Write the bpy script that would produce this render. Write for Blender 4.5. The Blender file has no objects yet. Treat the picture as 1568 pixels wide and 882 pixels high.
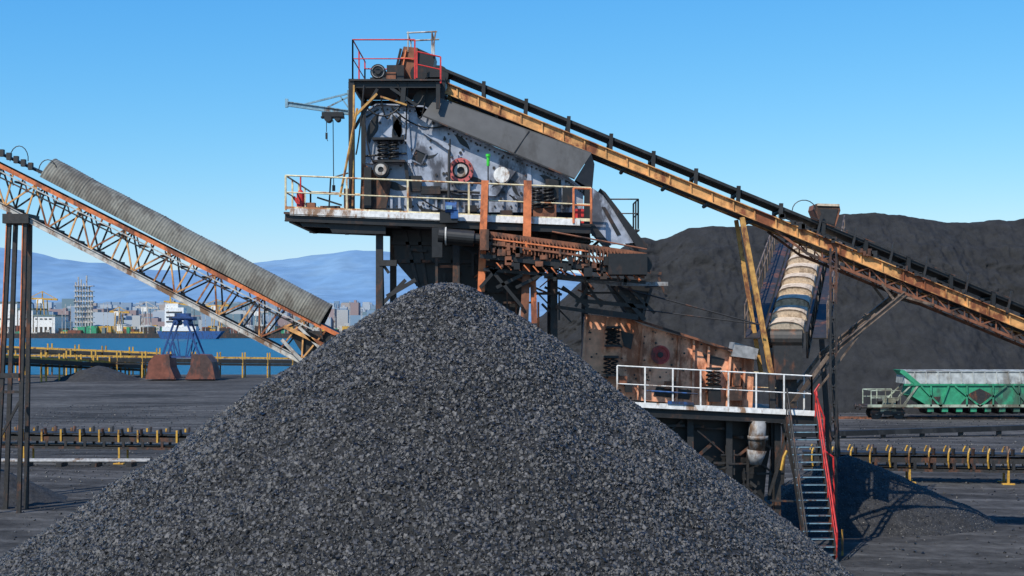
import bpy, math, random
from mathutils import Vector, noise
random.seed(7)
F=2177.8; HZ=495.0; CX=784.0; CH=8.0
# pixel-to-world helper: pixel column/row placed at depth d (m) -> world metres
def P(px,py,d,dy=0.0):
    return Vector(((px-CX)*d/F, d+dy, CH+(HZ-py)*d/F))
Z=Vector((0,0,1)); Y=Vector((0,1,0)); X=Vector((1,0,0))
scene=bpy.context.scene

# ------------------------------------------------------------------ materials
def newmat(name):
    m=bpy.data.materials.new(name); m.use_nodes=True
    nt=m.node_tree; b=nt.nodes['Principled BSDF']
    return m,nt,b
def N(nt,t,**k):
    n=nt.nodes.new(t)
    for a,v in k.items(): setattr(n,a,v)
    return n
def c4(c): return (c[0],c[1],c[2],1)
def worn(name,base,rust=(0.12,0.045,0.02),amt=0.5,scale=2.0,rough=0.6,dirt=0.5,metal=0.0,streak=True,bump=0.15):
    m,nt,b=newmat(name); L=nt.links
    tc=N(nt,'ShaderNodeTexCoord')
    mp=N(nt,'ShaderNodeMapping'); L.new(tc.outputs['Object'],mp.inputs[0])
    if streak: mp.inputs['Scale'].default_value=(1,1,0.45)
    n1=N(nt,'ShaderNodeTexNoise'); n1.inputs['Scale'].default_value=scale; n1.inputs['Detail'].default_value=9; n1.inputs['Roughness'].default_value=0.68
    L.new(mp.outputs[0],n1.inputs['Vector'])
    r1=N(nt,'ShaderNodeValToRGB'); lo=0.72-0.42*amt
    r1.color_ramp.elements[0].position=max(0,lo-0.03); r1.color_ramp.elements[1].position=lo+0.05
    L.new(n1.outputs['Fac'],r1.inputs[0])
    n2=N(nt,'ShaderNodeTexNoise'); n2.inputs['Scale'].default_value=scale*4.3; n2.inputs['Detail'].default_value=6
    L.new(tc.outputs['Object'],n2.inputs['Vector'])
    mx=N(nt,'ShaderNodeMixRGB'); mx.inputs[1].default_value=c4(base); mx.inputs[2].default_value=c4(rust)
    L.new(r1.outputs[0],mx.inputs[0])
    r2=N(nt,'ShaderNodeMapRange'); r2.inputs[1].default_value=0.3; r2.inputs[2].default_value=0.7
    r2.inputs[3].default_value=1-dirt*0.75; r2.inputs[4].default_value=1.15
    L.new(n2.outputs['Fac'],r2.inputs[0])
    mul=N(nt,'ShaderNodeMixRGB',blend_type='MULTIPLY'); mul.inputs[0].default_value=1
    L.new(mx.outputs[0],mul.inputs[1]); L.new(r2.outputs[0],mul.inputs[2])
    L.new(mul.outputs[0],b.inputs['Base Color'])
    b.inputs['Roughness'].default_value=rough; b.inputs['Metallic'].default_value=metal
    if bump>0:
        bp=N(nt,'ShaderNodeBump'); bp.inputs['Strength'].default_value=bump; bp.inputs['Distance'].default_value=0.03
        L.new(n1.outputs['Fac'],bp.inputs['Height']); L.new(bp.outputs[0],b.inputs['Normal'])
    return m
M={}
M['black']=worn('black_steel',(0.014,0.0135,0.0135),(0.05,0.026,0.016),0.3,1.5,0.5)
M['dark']=worn('dark_steel',(0.03,0.028,0.027),(0.12,0.05,0.026),0.38,1.5,0.55)
M['brown']=worn('rusted_brown_steel',(0.24,0.09,0.045),(0.05,0.03,0.022),0.5,1.2,0.75)
M['orange']=worn('rusted_orange_paint',(0.7,0.2,0.07),(0.24,0.075,0.035),0.42,1.1,0.7)
M['ochre']=worn('ochre_weathered_beam',(0.72,0.37,0.13),(0.24,0.075,0.028),0.5,0.9,0.7,0.6)
M['yellow']=worn('yellow_paint',(0.6,0.34,0.05),(0.15,0.07,0.03),0.4,1.5,0.6)
M['postyellow']=worn('post_yellow',(0.58,0.31,0.08),(0.22,0.08,0.03),0.45,1.5,0.6)
M['red']=worn('red_paint',(0.6,0.03,0.025),(0.16,0.03,0.02),0.25,2,0.5)
M['dred']=worn('dull_red_paint',(0.42,0.04,0.035),(0.14,0.03,0.02),0.4,3,0.5)
M['white']=worn('white_paint',(0.78,0.77,0.74),(0.3,0.18,0.11),0.32,1.6,0.55,0.35)
M['cream']=worn('cream_rail_paint',(0.74,0.64,0.4),(0.4,0.15,0.05),0.4,1.6,0.55)
M['grey']=worn('grey_galvanised',(0.3,0.3,0.3),(0.13,0.08,0.05),0.4,1.5,0.5)
M['dgrey']=worn('weathered_strut',(0.2,0.14,0.1),(0.07,0.045,0.03),0.5,1.5,0.6)
M['lgrey']=worn('light_grey_steel',(0.52,0.5,0.46),(0.2,0.11,0.06),0.42,1.3,0.55)
M['screen']=worn('screen_side_steel',(0.36,0.39,0.46),(0.085,0.085,0.1),0.44,0.8,0.42,0.45,0.1)
M['cover']=worn('dark_sheet_cover',(0.08,0.079,0.078),(0.056,0.053,0.05),0.4,0.6,0.6,0.15)
M['salmon']=worn('salmon_paint',(0.85,0.4,0.23),(0.4,0.13,0.055),0.45,1.1,0.6,0.4)
M['blue']=worn('blue_paint',(0.02,0.09,0.27),(0.03,0.035,0.06),0.4,1.5,0.5)
M['dblue']=worn('dark_blue_frame',(0.015,0.06,0.2),(0.02,0.03,0.06),0.4,.5,0.6)
M['armblue']=worn('jib_blue_grey',(0.2,0.34,0.42),(0.12,0.08,0.06),0.35,2,0.5)
M['green']=worn('wagon_green',(0.035,0.29,0.15),(0.05,0.12,0.08),0.4,0.5,0.55,0.4)
M['palegreen']=worn('pale_green_grey',(0.42,0.47,0.36),(0.15,0.14,0.1),0.45,0.6,0.6)
M['roof']=worn('wagon_roof_grey',(0.33,0.35,0.34),(0.18,0.17,0.15),0.45,0.5,0.6)
M['beige']=worn('beige_cover',(0.62,0.5,0.37),(0.36,0.27,0.19),0.42,3.2,0.75,0.35)
M['corr']=worn('corrugated_cover',(0.18,0.175,0.145),(0.11,0.1,0.08),0.5,0.9,0.65,0.3)
M['rubber']=worn('belt_rubber',(0.012,0.012,0.012),(0.03,0.03,0.03),0.4,1,0.6)
M['bucket']=worn('rusty_bucket',(0.2,0.065,0.04),(0.07,0.04,0.035),0.45,0.4,0.7)
M['lime']=worn('beacon_green',(0.05,0.6,0.05),(0.05,0.3,0.05),0.2,2,0.4)
M['pink']=worn('faded_red',(0.55,0.12,0.11),(0.2,0.05,0.04),0.35,3,0.6)

def coal_mat(name,lo,hi,scale,rough=0.8,bump=0.5,dist=0.2,rand=False,spec=0.5,fine=0,fs=.3):
    m,nt,b=newmat(name); L=nt.links
    tc=N(nt,'ShaderNodeTexCoord')
    n1=N(nt,'ShaderNodeTexNoise'); n1.inputs['Scale'].default_value=scale; n1.inputs['Detail'].default_value=12; n1.inputs['Roughness'].default_value=0.72
    L.new(tc.outputs['Object'],n1.inputs['Vector'])
    r=N(nt,'ShaderNodeValToRGB'); r.color_ramp.elements[0].position=0.35; r.color_ramp.elements[1].position=0.68
    r.color_ramp.elements[0].color=c4(lo); r.color_ramp.elements[1].color=c4(hi)
    if rand:
        oi=N(nt,'ShaderNodeObjectInfo'); pw=N(nt,'ShaderNodeMath',operation='POWER'); pw.inputs[1].default_value=3.0
        L.new(oi.outputs['Random'],pw.inputs[0]); L.new(pw.outputs[0],r.inputs[0])
        r.color_ramp.elements[0].position=0; r.color_ramp.elements[1].position=1
        rr=N(nt,'ShaderNodeMapRange'); rr.inputs[3].default_value=rough-.1; rr.inputs[4].default_value=rough+.22
        L.new(oi.outputs['Random'],rr.inputs[0]); L.new(rr.outputs[0],b.inputs['Roughness'])
    else:
        L.new(n1.outputs['Fac'],r.inputs[0]); b.inputs['Roughness'].default_value=rough
    L.new(r.outputs[0],b.inputs['Base Color'])
    b.inputs['Specular IOR Level'].default_value=spec
    bp=N(nt,'ShaderNodeBump'); bp.inputs['Strength'].default_value=bump; bp.inputs['Distance'].default_value=dist
    L.new(n1.outputs['Fac'],bp.inputs['Height'])
    if fine:
        n3=N(nt,'ShaderNodeTexNoise'); n3.inputs['Scale'].default_value=fine; n3.inputs['Detail'].default_value=6; n3.inputs['Roughness'].default_value=.8; L.new(tc.outputs['Object'],n3.inputs['Vector'])
        b2=N(nt,'ShaderNodeBump'); b2.inputs['Strength'].default_value=fs; b2.inputs['Distance'].default_value=.25
        L.new(n3.outputs['Fac'],b2.inputs['Height']); L.new(bp.outputs[0],b2.inputs['Normal']); L.new(b2.outputs[0],b.inputs['Normal'])
    else: L.new(bp.outputs[0],b.inputs['Normal'])
    return m
M['stone']=coal_mat('coke_stone',(0.010,0.0095,0.0092),(0.125,0.118,0.112),14,0.34,0.5,0.02,True,.6)
M['fines']=coal_mat('coke_fines',(0.006,0.006,0.006),(0.018,0.018,0.018),9,0.8,0.8,0.05)
M['hill']=coal_mat('hill_coal',(0.019,0.0195,0.0207),(0.037,0.0377,0.0395),0.5,0.9,0.6,0.7,spec=0.15,fine=2.2,fs=.35)
M['heap']=coal_mat('heap_coal',(0.018,0.0178,0.018),(0.055,0.054,0.054),3,0.8,0.9,0.15,spec=0.3,fine=7)

# ------------------------------------------------------------------ builder
class Part:
    def __init__(s,mat,smooth=False): s.v=[];s.f=[];s.mat=mat;s.smooth=smooth
    def add(s,vs,fs):
        o=len(s.v); s.v+= [Vector(v) for v in vs]; s.f+=[tuple(i+o for i in f) for f in fs]
    def beam(s,a,b,w,h=None,up=Z):
        h=h or w; a=Vector(a);b=Vector(b); d=(b-a)
        if d.length<1e-6: return
        d.normalize()
        if abs(d.dot(up))>0.98: up=Y
        sd=d.cross(up).normalized(); u=sd.cross(d).normalized()
        vs=[]
        for p in (a,b):
            for i,j in ((-1,-1),(1,-1),(1,1),(-1,1)): vs.append(p+sd*i*w/2+u*j*h/2)
        s.add(vs,[(0,3,2,1),(4,5,6,7),(0,1,5,4),(1,2,6,5),(2,3,7,6),(3,0,4,7)])
    def ibeam(s,a,b,w,h,t=0.025):
        a=Vector(a);b=Vector(b);d=(b-a).normalized()
        up=Z if abs(d.dot(Z))<0.98 else Y
        sd=d.cross(up).normalized();u=sd.cross(d).normalized()
        s.beam(a+u*(h/2-t/2),b+u*(h/2-t/2),w,t); s.beam(a-u*(h/2-t/2),b-u*(h/2-t/2),w,t)
        s.beam(a,b,t,h-2*t)
    def box(s,c,sx,sy,sz):
        c=Vector(c); s.beam(c-X*sx/2,c+X*sx/2,sy,sz)
    def cyl(s,a,b,r,seg=12,r2=None,cap=True):
        a=Vector(a);b=Vector(b);d=(b-a).normalized(); up=Z if abs(d.dot(Z))<0.9 else X
        u=d.cross(up).normalized();v=d.cross(u).normalized(); r2=r if r2 is None else r2
        vs=[];fs=[]
        for p,rr in ((a,r),(b,r2)):
            for i in range(seg):
                t=2*math.pi*i/seg; vs.append(p+u*math.cos(t)*rr+v*math.sin(t)*rr)
        for i in range(seg):
            j=(i+1)%seg; fs.append((i,j,seg+j,seg+i))
        if cap: fs.append(tuple(range(seg-1,-1,-1))); fs.append(tuple(range(seg,2*seg)))
        s.add(vs,fs)
    def ring(s,c,ax,r1,r2,t,seg=24):
        c=Vector(c);d=Vector(ax).normalized();up=Z if abs(d.dot(Z))<0.9 else X
        u=d.cross(up).normalized();v=d.cross(u).normalized();vs=[];fs=[]
        for i in range(seg):
            a=2*math.pi*i/seg;e=u*math.cos(a)+v*math.sin(a)
            vs+=[c+e*r1-d*t/2,c+e*r2-d*t/2,c+e*r2+d*t/2,c+e*r1+d*t/2]
        for i in range(seg):
            j=(i+1)%seg
            for k in range(4):
                l=(k+1)%4; fs.append((i*4+k,i*4+l,j*4+l,j*4+k))
        s.add(vs,fs)
    def plate(s,pts,ext):
        ext=Vector(ext);n=len(pts);vs=[Vector(p) for p in pts]+[Vector(p)+ext for p in pts]
        fs=[tuple(range(n)),tuple(range(2*n-1,n-1,-1))]
        for i in range(n): j=(i+1)%n; fs.append((i,i+n,j+n,j))
        s.add(vs,fs)
    def path(s,pts,r,seg=6):
        for a,b in zip(pts[:-1],pts[1:]): s.cyl(a,b,r,seg)
    def cable(s,a,b,sag,r=0.02,n=10):
        a=Vector(a);b=Vector(b)
        s.path([a.lerp(b,i/n)-Z*sag*4*(i/n)*(1-i/n) for i in range(n+1)],r,5)
    def helix(s,c,r,h,turns,t):
        n=int(turns*12); s.path([Vector(c)+Vector((r*math.cos(i/12*6.283),r*math.sin(i/12*6.283),h*i/n)) for i in range(n+1)],t,5)
    def quad(s,a,b,c,d): s.add([a,b,c,d],[(0,1,2,3)])
class Thing:
    def __init__(s,name): s.name=name; s.parts={}
    def p(s,name,mat,smooth=False):
        if name not in s.parts: s.parts[name]=Part(mat,smooth)
        return s.parts[name]
    def done(s,single=False):
        vs=[v for p in s.parts.values() for v in p.v]
        o=Vector(((min(v.x for v in vs)+max(v.x for v in vs))/2,(min(v.y for v in vs)+max(v.y for v in vs))/2,min(v.z for v in vs)))
        root=None
        if not single:
            root=bpy.data.objects.new(s.name,None); scene.collection.objects.link(root); root.location=o
        for n,p in s.parts.items():
            if not p.v: continue
            me=bpy.data.meshes.new(n); me.from_pydata([v-o for v in p.v],[],p.f)
            me.materials.append(M[p.mat] if isinstance(p.mat,str) else p.mat)
            if p.smooth: me.polygons.foreach_set('use_smooth',[True]*len(me.polygons))
            me.update()
            ob=bpy.data.objects.new(s.name if single else n,me); scene.collection.objects.link(ob)
            if single: ob.location=o; root=ob
            else: ob.parent=root
        return root
def railing(part,pts,h,spacing=1.0,r=0.028,mid=True):
    for a,b in zip(pts[:-1],pts[1:]):
        a=Vector(a);b=Vector(b);L=(b-a).length;n=max(1,round(L/spacing))
        for i in range(n+1):
            q=a.lerp(b,i/n); part.beam(q,q+Z*h,r*2,r*2)
        part.cyl(a+Z*h,b+Z*h,r,6)
        if mid: part.cyl(a+Z*h*0.52,b+Z*h*0.52,r*0.8,6)
def truss(part,a0,a1,b0,b1,n,r,zig=True,vert=True):
    for i in range(n):
        t0=i/n;t1=(i+1)/n
        A0=Vector(a0).lerp(a1,t0);A1=Vector(a0).lerp(a1,t1);B0=Vector(b0).lerp(b1,t0);B1=Vector(b0).lerp(b1,t1)
        if vert: part.beam(A0,B0,r,r)
        if i%2==0 or not zig: part.beam(A0,B1,r,r)
        else: part.beam(B0,A1,r,r)
    if vert: part.beam(a1,b1,r,r)
def gz(p): return Vector((p.x,p.y,0))

# ------------------------------------------------------------------ ground, water, land
def gridmesh(name,mat,nu,nv,fn,smooth=True):
    vs=[];fs=[]
    for j in range(nv+1):
        for i in range(nu+1): vs.append(fn(i/nu,j/nv))
    for j in range(nv):
        for i in range(nu):
            a=j*(nu+1)+i; fs.append((a,a+1,a+nu+2,a+nu+1))
    me=bpy.data.meshes.new(name);me.from_pydata(vs,[],fs);me.materials.append(mat)
    if smooth: me.polygons.foreach_set('use_smooth',[True]*len(me.polygons))
    me.update();ob=bpy.data.objects.new(name,me);scene.collection.objects.link(ob);return ob
m,nt,b=newmat('coal_dust_ground');L=nt.links
tc=N(nt,'ShaderNodeTexCoord');mp=N(nt,'ShaderNodeMapping');mp.inputs['Scale'].default_value=(0.07,0.15,1);mp.inputs['Rotation'].default_value=(0,0,.15);L.new(tc.outputs['Object'],mp.inputs[0])
n1=N(nt,'ShaderNodeTexNoise');n1.inputs['Scale'].default_value=1;n1.inputs['Detail'].default_value=14;n1.inputs['Roughness'].default_value=0.74;n1.inputs['Distortion'].default_value=.6;L.new(mp.outputs[0],n1.inputs['Vector'])
r=N(nt,'ShaderNodeValToRGB');r.color_ramp.elements[0].position=0.38;r.color_ramp.elements[0].color=(0.031,0.0305,0.0305,1)
r.color_ramp.elements[1].position=0.66;r.color_ramp.elements[1].color=(0.098,0.095,0.093,1)
L.new(n1.outputs['Fac'],r.inputs[0])
n2=N(nt,'ShaderNodeTexNoise');n2.inputs['Scale'].default_value=1.6;n2.inputs['Detail'].default_value=12;n2.inputs['Roughness'].default_value=.75;L.new(tc.outputs['Object'],n2.inputs['Vector'])
mr=N(nt,'ShaderNodeMapRange');mr.inputs[1].default_value=.32;mr.inputs[2].default_value=.68;mr.inputs[3].default_value=.55;mr.inputs[4].default_value=1.4;L.new(n2.outputs['Fac'],mr.inputs[0])
# tyre tracks: distorted bands
mp3=N(nt,'ShaderNodeMapping');mp3.inputs['Rotation'].default_value=(0,0,.25);L.new(tc.outputs['Object'],mp3.inputs[0])
wv_=N(nt,'ShaderNodeTexWave');wv_.bands_direction='Y';wv_.inputs['Scale'].default_value=.12;wv_.inputs['Distortion'].default_value=9;wv_.inputs['Detail'].default_value=3;wv_.inputs['Detail Scale'].default_value=.25;L.new(mp3.outputs[0],wv_.inputs['Vector'])
mr3=N(nt,'ShaderNodeMapRange');mr3.inputs[1].default_value=.8;mr3.inputs[2].default_value=.95;mr3.inputs[3].default_value=1;mr3.inputs[4].default_value=1.45;L.new(wv_.outputs['Fac'],mr3.inputs[0])
mu=N(nt,'ShaderNodeMixRGB',blend_type='MULTIPLY');mu.inputs[0].default_value=1;L.new(r.outputs[0],mu.inputs[1]);L.new(mr.outputs[0],mu.inputs[2])
mu2=N(nt,'ShaderNodeMixRGB',blend_type='MULTIPLY');mu2.inputs[0].default_value=1;L.new(mu.outputs[0],mu2.inputs[1]);L.new(mr3.outputs[0],mu2.inputs[2])
L.new(mu2.outputs[0],b.inputs['Base Color']);b.inputs['Roughness'].default_value=0.95;b.inputs['Specular IOR Level'].default_value=.1
bp=N(nt,'ShaderNodeBump');bp.inputs['Strength'].default_value=.9;bp.inputs['Distance'].default_value=.15;L.new(n2.outputs['Fac'],bp.inputs['Height']);L.new(bp.outputs[0],b.inputs['Normal'])
M['ground']=m
T=Thing('ground');g=T.p('ground','ground')
pts=[(-600,-60,0),(600,-60,0),(600,3000,0),(30,3000,0),(30,222,0),(-600,222,0)]
g.plate([Vector(p) for p in pts],(0,0,-4));T.done(True)
m,nt,b=newmat('sea_water');L=nt.links
b.inputs['Base Color'].default_value=(0.012,0.105,0.185,1);b.inputs['Roughness'].default_value=0.4;b.inputs['Specular IOR Level'].default_value=.22
tc=N(nt,'ShaderNodeTexCoord');mp=N(nt,'ShaderNodeMapping');mp.inputs['Scale'].default_value=(0.12,0.35,1);L.new(tc.outputs['Object'],mp.inputs[0])
n1=N(nt,'ShaderNodeTexNoise');n1.inputs['Scale'].default_value=1;n1.inputs['Detail'].default_value=10;L.new(mp.outputs[0],n1.inputs['Vector'])
bp=N(nt,'ShaderNodeBump');bp.inputs['Strength'].default_value=1;bp.inputs['Distance'].default_value=2.5;L.new(n1.outputs['Fac'],bp.inputs['Height']);L.new(bp.outputs[0],b.inputs['Normal'])
M['water']=m
T=Thing('harbour_water');T.p('w','water').quad((-3000,100,-2),(3000,100,-2),(3000,1400,-2),(-3000,1400,-2));T.done(True)
M['farland']=worn('far_land',(0.17,0.2,0.19),(0.1,0.15,0.13),0.5,0.01,0.9,0.3,streak=False)
T=Thing('far_shore');T.p('w','farland').plate([Vector(p) for p in ((-9000,960,0),(9000,960,0),(30000,40000,0),(-30000,40000,0))],(0,0,-3));T.done(True)

def interp(tab,x):
    if x<=tab[0][0]: return tab[0][1]
    for (a,ya),(b,yb) in zip(tab[:-1],tab[1:]):
        if x<=b: return ya+(yb-ya)*(x-a)/(b-a)
    return tab[-1][1]
M['mount']=worn('hazy_mountain',(0.135,0.24,0.375),(0.155,0.26,0.385),0.5,0.0012,1.0,0.1,streak=False,bump=0)  # distant haze is put into the bluish base colours
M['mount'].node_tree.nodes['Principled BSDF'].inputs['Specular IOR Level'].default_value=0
mt=[(-600,400),(-200,392),(0,378),(30,381),(60,388),(100,398),(150,404),(210,412),(300,414),(360,408),(400,401),(440,396),(480,391),(540,385),(590,383),(680,392),(900,418),(1600,430),(2200,440)]
def mf(u,v):
    px=-500+2500*u; x0=(px-CX)*15000/F; zt=8+(HZ-interp(mt,px))*15000/F
    zt+=35*noise.fractal(Vector((x0*0.002,0,0)),1,2,5)
    y=11000+4000*v
    k=min(1,v)**1.1
    n=noise.fractal(Vector((x0*0.0009,y*0.0006,3)),1.0,2,6)
    z=zt*k+n*90*math.sin(math.pi*min(1,v)) 
    return (x0,y,max(-5,z))
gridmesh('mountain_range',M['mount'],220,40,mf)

# ------------------------------------------------------------------ big coal stockpile
rt=[(700,560),(780,520),(850,470),(900,428),(945,384),(975,366),(1005,367),(1030,360),(1055,350),(1090,347),(1130,346),(1180,345),(1230,336),(1290,328),(1340,326),(1385,331),(1450,340),(1500,341),(1568,334),(1700,340),(2000,352)]
def hf(u,v):
    px=690+1500*u; x0=(px-CX)*152/F; H=max(0.05,8+(HZ-interp(rt,px))*152/F)
    H+=0.25*noise.fractal(Vector((x0*0.4,0,1)),1,2,4)
    foot=H/0.74
    if v<0.7:
        t=v/0.7
        lob=4.2*noise.noise(Vector((x0*0.06,0,5)))+1.2*noise.noise(Vector((x0*0.17,t,8)))
        y=152-foot*(1-t)+lob*math.sin(math.pi*(0.5+t/2))
        z=H*t**0.93
        gl=noise.fractal(Vector((x0*0.35+2.5*noise.noise(Vector((x0*.1,t*3,0))),t*1.8,0)),1.1,2,5)
        rd=1-abs(noise.noise(Vector((x0*.25+t,t*4,7))))*2
        sm=noise.fractal(Vector((x0*1.3,t*22,4)),0.7,2,5)
        up=min(1,max(0,(t-.35)/.3))
        k=math.sin(math.pi*min(1,t*0.95+0.04))**0.6
        y+=-(gl*(.5+.7*up)+rd*.4*up+sm*(.12+.3*up))*k; z+=(sm*0.2)*k
        tb=.80+.05*noise.noise(Vector((x0*.06,3,3)))
        z+=.5*math.exp(-((t-tb)/.03)**2)*(0.6+noise.noise(Vector((x0*.15,9,9))))
    else:
        t=(v-0.7)/0.3; y=152+45*t; z=H*(1-max(0,t-0.4)/0.6)
        z+=0.6*noise.noise(Vector((x0*.2,y*.2,0)))*min(1,t*5)
        z-=0.6*t
    return (x0,y,max(z,-0.2) if v>0 else -0.3)
gridmesh('coal_stockpile_hill',M['hill'],620,190,hf)

# ------------------------------------------------------------------ heaps and stones
import bmesh
def heap(name,mat,apex,sl,sr,sf,round_=0.5,nr=90,na=220,amp=0.12):
    ax,ay,az=apex
    vs=[];fs=[]
    for j in range(nr+1):
        for i in range(na):
            th=2*math.pi*i/na;c=math.cos(th);s=math.sin(th)
            side=sr if c>0 else sl
            m_=side*c*c+sf*s*s
            rm=(az+0.3)/m_+round_; q=(j/nr); r=rm*q
            h=az+round_*m_-m_*math.sqrt(r*r+round_*round_)
            p=Vector((ax+r*c,ay+r*s,h))
            h+=amp*min(1,r)*noise.fractal(Vector((p.x*0.45,p.y*0.45,az)),1,2,5)*1.6+amp*.5*noise.noise(Vector((math.cos(th)*5,math.sin(th)*5,r*.15)))*min(1,r/2)
            vs.append((p.x-ax,p.y-ay,h))
    for j in range(nr):
        for i in range(na):
            k=(i+1)%na; fs.append((j*na+i,j*na+k,(j+1)*na+k,(j+1)*na+i) if j>0 else (i,(1*na)+k,(1*na)+i))
    me=bpy.data.meshes.new(name);me.from_pydata(vs,[],fs);me.materials.append(mat)
    bm=bmesh.new();bm.from_mesh(me);bmesh.ops.remove_doubles(bm,verts=bm.verts,dist=0.0005);bmesh.ops.recalc_face_normals(bm,faces=bm.faces);bm.to_mesh(me);bm.free()
    me.polygons.foreach_set('use_smooth',[True]*len(me.polygons));me.update()
    ob=bpy.data.objects.new(name,me);ob.location=(ax,ay,0);scene.collection.objects.link(ob);return ob
def stones(ob,mat,density,smin,smax,seed=1,keep=True):
    ng=bpy.data.node_groups.new('stone_scatter','GeometryNodeTree')
    ng.interface.new_socket('Geometry',in_out='INPUT',socket_type='NodeSocketGeometry')
    ng.interface.new_socket('Geometry',in_out='OUTPUT',socket_type='NodeSocketGeometry')
    n=ng.nodes;L=ng.links
    gi=n.new('NodeGroupInput');go=n.new('NodeGroupOutput')
    dp=n.new('GeometryNodeDistributePointsOnFaces');dp.inputs['Density'].default_value=density;dp.inputs['Seed'].default_value=seed
    L.new(gi.outputs[0],dp.inputs['Mesh'])
    jn=n.new('GeometryNodeJoinGeometry')
    for k in range(8):
        ic=n.new('GeometryNodeMeshIcoSphere');ic.inputs['Radius'].default_value=1;ic.inputs['Subdivisions'].default_value=1
        rv=n.new('FunctionNodeRandomValue');rv.data_type='FLOAT_VECTOR'
        rv.inputs[0].default_value=(-.38,-.38,-.38);rv.inputs[1].default_value=(.38,.38,.38);rv.inputs['Seed'].default_value=k+3
        sp=n.new('GeometryNodeSetPosition');L.new(ic.outputs[0],sp.inputs['Geometry']);L.new(rv.outputs[0],sp.inputs['Offset'])
        tr=n.new('GeometryNodeTransform');tr.inputs['Scale'].default_value=(1,0.75+0.05*(k%3),0.65+0.06*(k%4));L.new(sp.outputs[0],tr.inputs['Geometry'])
        ss=n.new('GeometryNodeSetShadeSmooth');ss.inputs['Shade Smooth'].default_value=False;L.new(tr.outputs[0],ss.inputs[0])
        sm=n.new('GeometryNodeSetMaterial');sm.inputs['Material'].default_value=mat;L.new(ss.outputs[0],sm.inputs[0])
        g2=n.new('GeometryNodeGeometryToInstance');L.new(sm.outputs[0],g2.inputs[0]);L.new(g2.outputs[0],jn.inputs[0])
    io=n.new('GeometryNodeInstanceOnPoints');io.inputs['Pick Instance'].default_value=True
    L.new(dp.outputs['Points'],io.inputs['Points']);L.new(jn.outputs[0],io.inputs['Instance'])
    rr=n.new('FunctionNodeRandomValue');rr.data_type='FLOAT_VECTOR';rr.inputs[0].default_value=(0,0,0);rr.inputs[1].default_value=(6.28,6.28,6.28);rr.inputs['Seed'].default_value=11
    L.new(rr.outputs[0],io.inputs['Rotation'])
    rs=n.new('FunctionNodeRandomValue');rs.data_type='FLOAT';rs.inputs[2].default_value=0;rs.inputs[3].default_value=1;rs.inputs['Seed'].default_value=23
    pw=n.new('ShaderNodeMath');pw.operation='POWER';pw.inputs[1].default_value=1.6;L.new(rs.outputs[1],pw.inputs[0])
    mr=n.new('ShaderNodeMapRange');mr.inputs[3].default_value=smin;mr.inputs[4].default_value=smax;L.new(pw.outputs[0],mr.inputs[0])
    L.new(mr.outputs[0],io.inputs['Scale'])
    if keep:
        j2=n.new('GeometryNodeJoinGeometry');L.new(gi.outputs[0],j2.inputs[0]);L.new(io.outputs[0],j2.inputs[0]);L.new(j2.outputs[0],go.inputs[0])
    else: L.new(io.outputs[0],go.inputs[0])
    md=ob.modifiers.new('stones','NODES');md.node_group=ng
ap=P(690,436,35)
pile=heap('coke_pile',M['fines'],ap,0.67,0.80,0.70,0.95,amp=0.13)
stones(pile,M['stone'],330,0.022,0.068)
a=P(1297,697,58);h2=heap('coal_heap',M['heap'],a,0.58,0.50,0.58,0.4,60,120,0.12)
stones(h2,M['stone'],90,0.015,0.04,4)
a=P(-30,712,64);h3=heap('coal_heap.001',M['heap'],a,0.6,0.5,0.6,0.4,60,120,0.12)
a=P(150,560,200);h4=heap('coal_heap.002',M['heap'],a,0.35,0.35,0.4,0.4,30,60,0.15)
db=gridmesh('coal_debris',M['heap'],10,10,lambda u,v:(-45+90*u,44+95*v,0.02))
stones(db,M['stone'],1.3,0.015,0.08,9,False)

# ------------------------------------------------------------------ upper screening machine
T=Thing('vibrating_screen_machine')
D=50.0
sp=T.p('side_plate','screen')
outline=[(560,172),(578,160),(650,164),(700,200),(760,228),(820,252),(868,272),(893,290),(893,325),(560,325)]
sp.plate([P(x,y,D) for x,y in outline],(0,0.1,0))
bd=T.p('screen_box','dark')
bd.plate([P(x,y,D,0.12) for x,y in [(563,176),(580,164),(648,168),(700,204),(820,257),(889,293),(889,325),(563,325)]],(0,3.2,0))
sp.plate([P(x,y,D,3.33) for x,y in outline],(0,0.1,0))
fl=T.p('flanges_and_ribs','screen')
edge=[(560,172),(578,160),(650,164),(700,200),(760,228),(820,252),(868,272),(893,290)]
for (x0,y0),(x1,y1) in zip(edge[:-1],edge[1:]): fl.beam(P(x0,y0,D,-0.08),P(x1,y1,D,-0.08),0.22,0.05)
dk=T.p('dark_fittings','black')
bolts=T.p('bolts','dark')
for k in range(60):
    t=k/59*6.999;i=int(t);f=t-i;x=edge[i][0]+(edge[i+1][0]-edge[i][0])*f;y=edge[i][1]+(edge[i+1][1]-edge[i][1])*f+7
    c=P(x+2,y,D);bolts.cyl(c,c-Y*0.05,0.035,6)
for k in range(26):
    x=570+k*12.5;c=P(x,316,D);bolts.cyl(c,c-Y*0.05,0.035,6)
random.seed(3)
for k in range(110):
    x=random.uniform(575,885);y=random.uniform(180,312)
    if y<172+(x-640)*0.52: continue
    c=P(x,y,D);bolts.cyl(c,c-Y*0.045,random.uniform(.03,.06),6)
for (x0,y0,x1,y1) in [(622,170,628,250),(628,250,640,285),(640,285,700,298),(700,298,760,300),(760,300,790,262),(560,250,625,252),(650,205,690,232),(810,256,812,320),(862,275,862,320)]:
    fl.beam(P(x0,y0,D,-0.07),P(x1,y1,D,-0.07),0.14,0.03)
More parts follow.
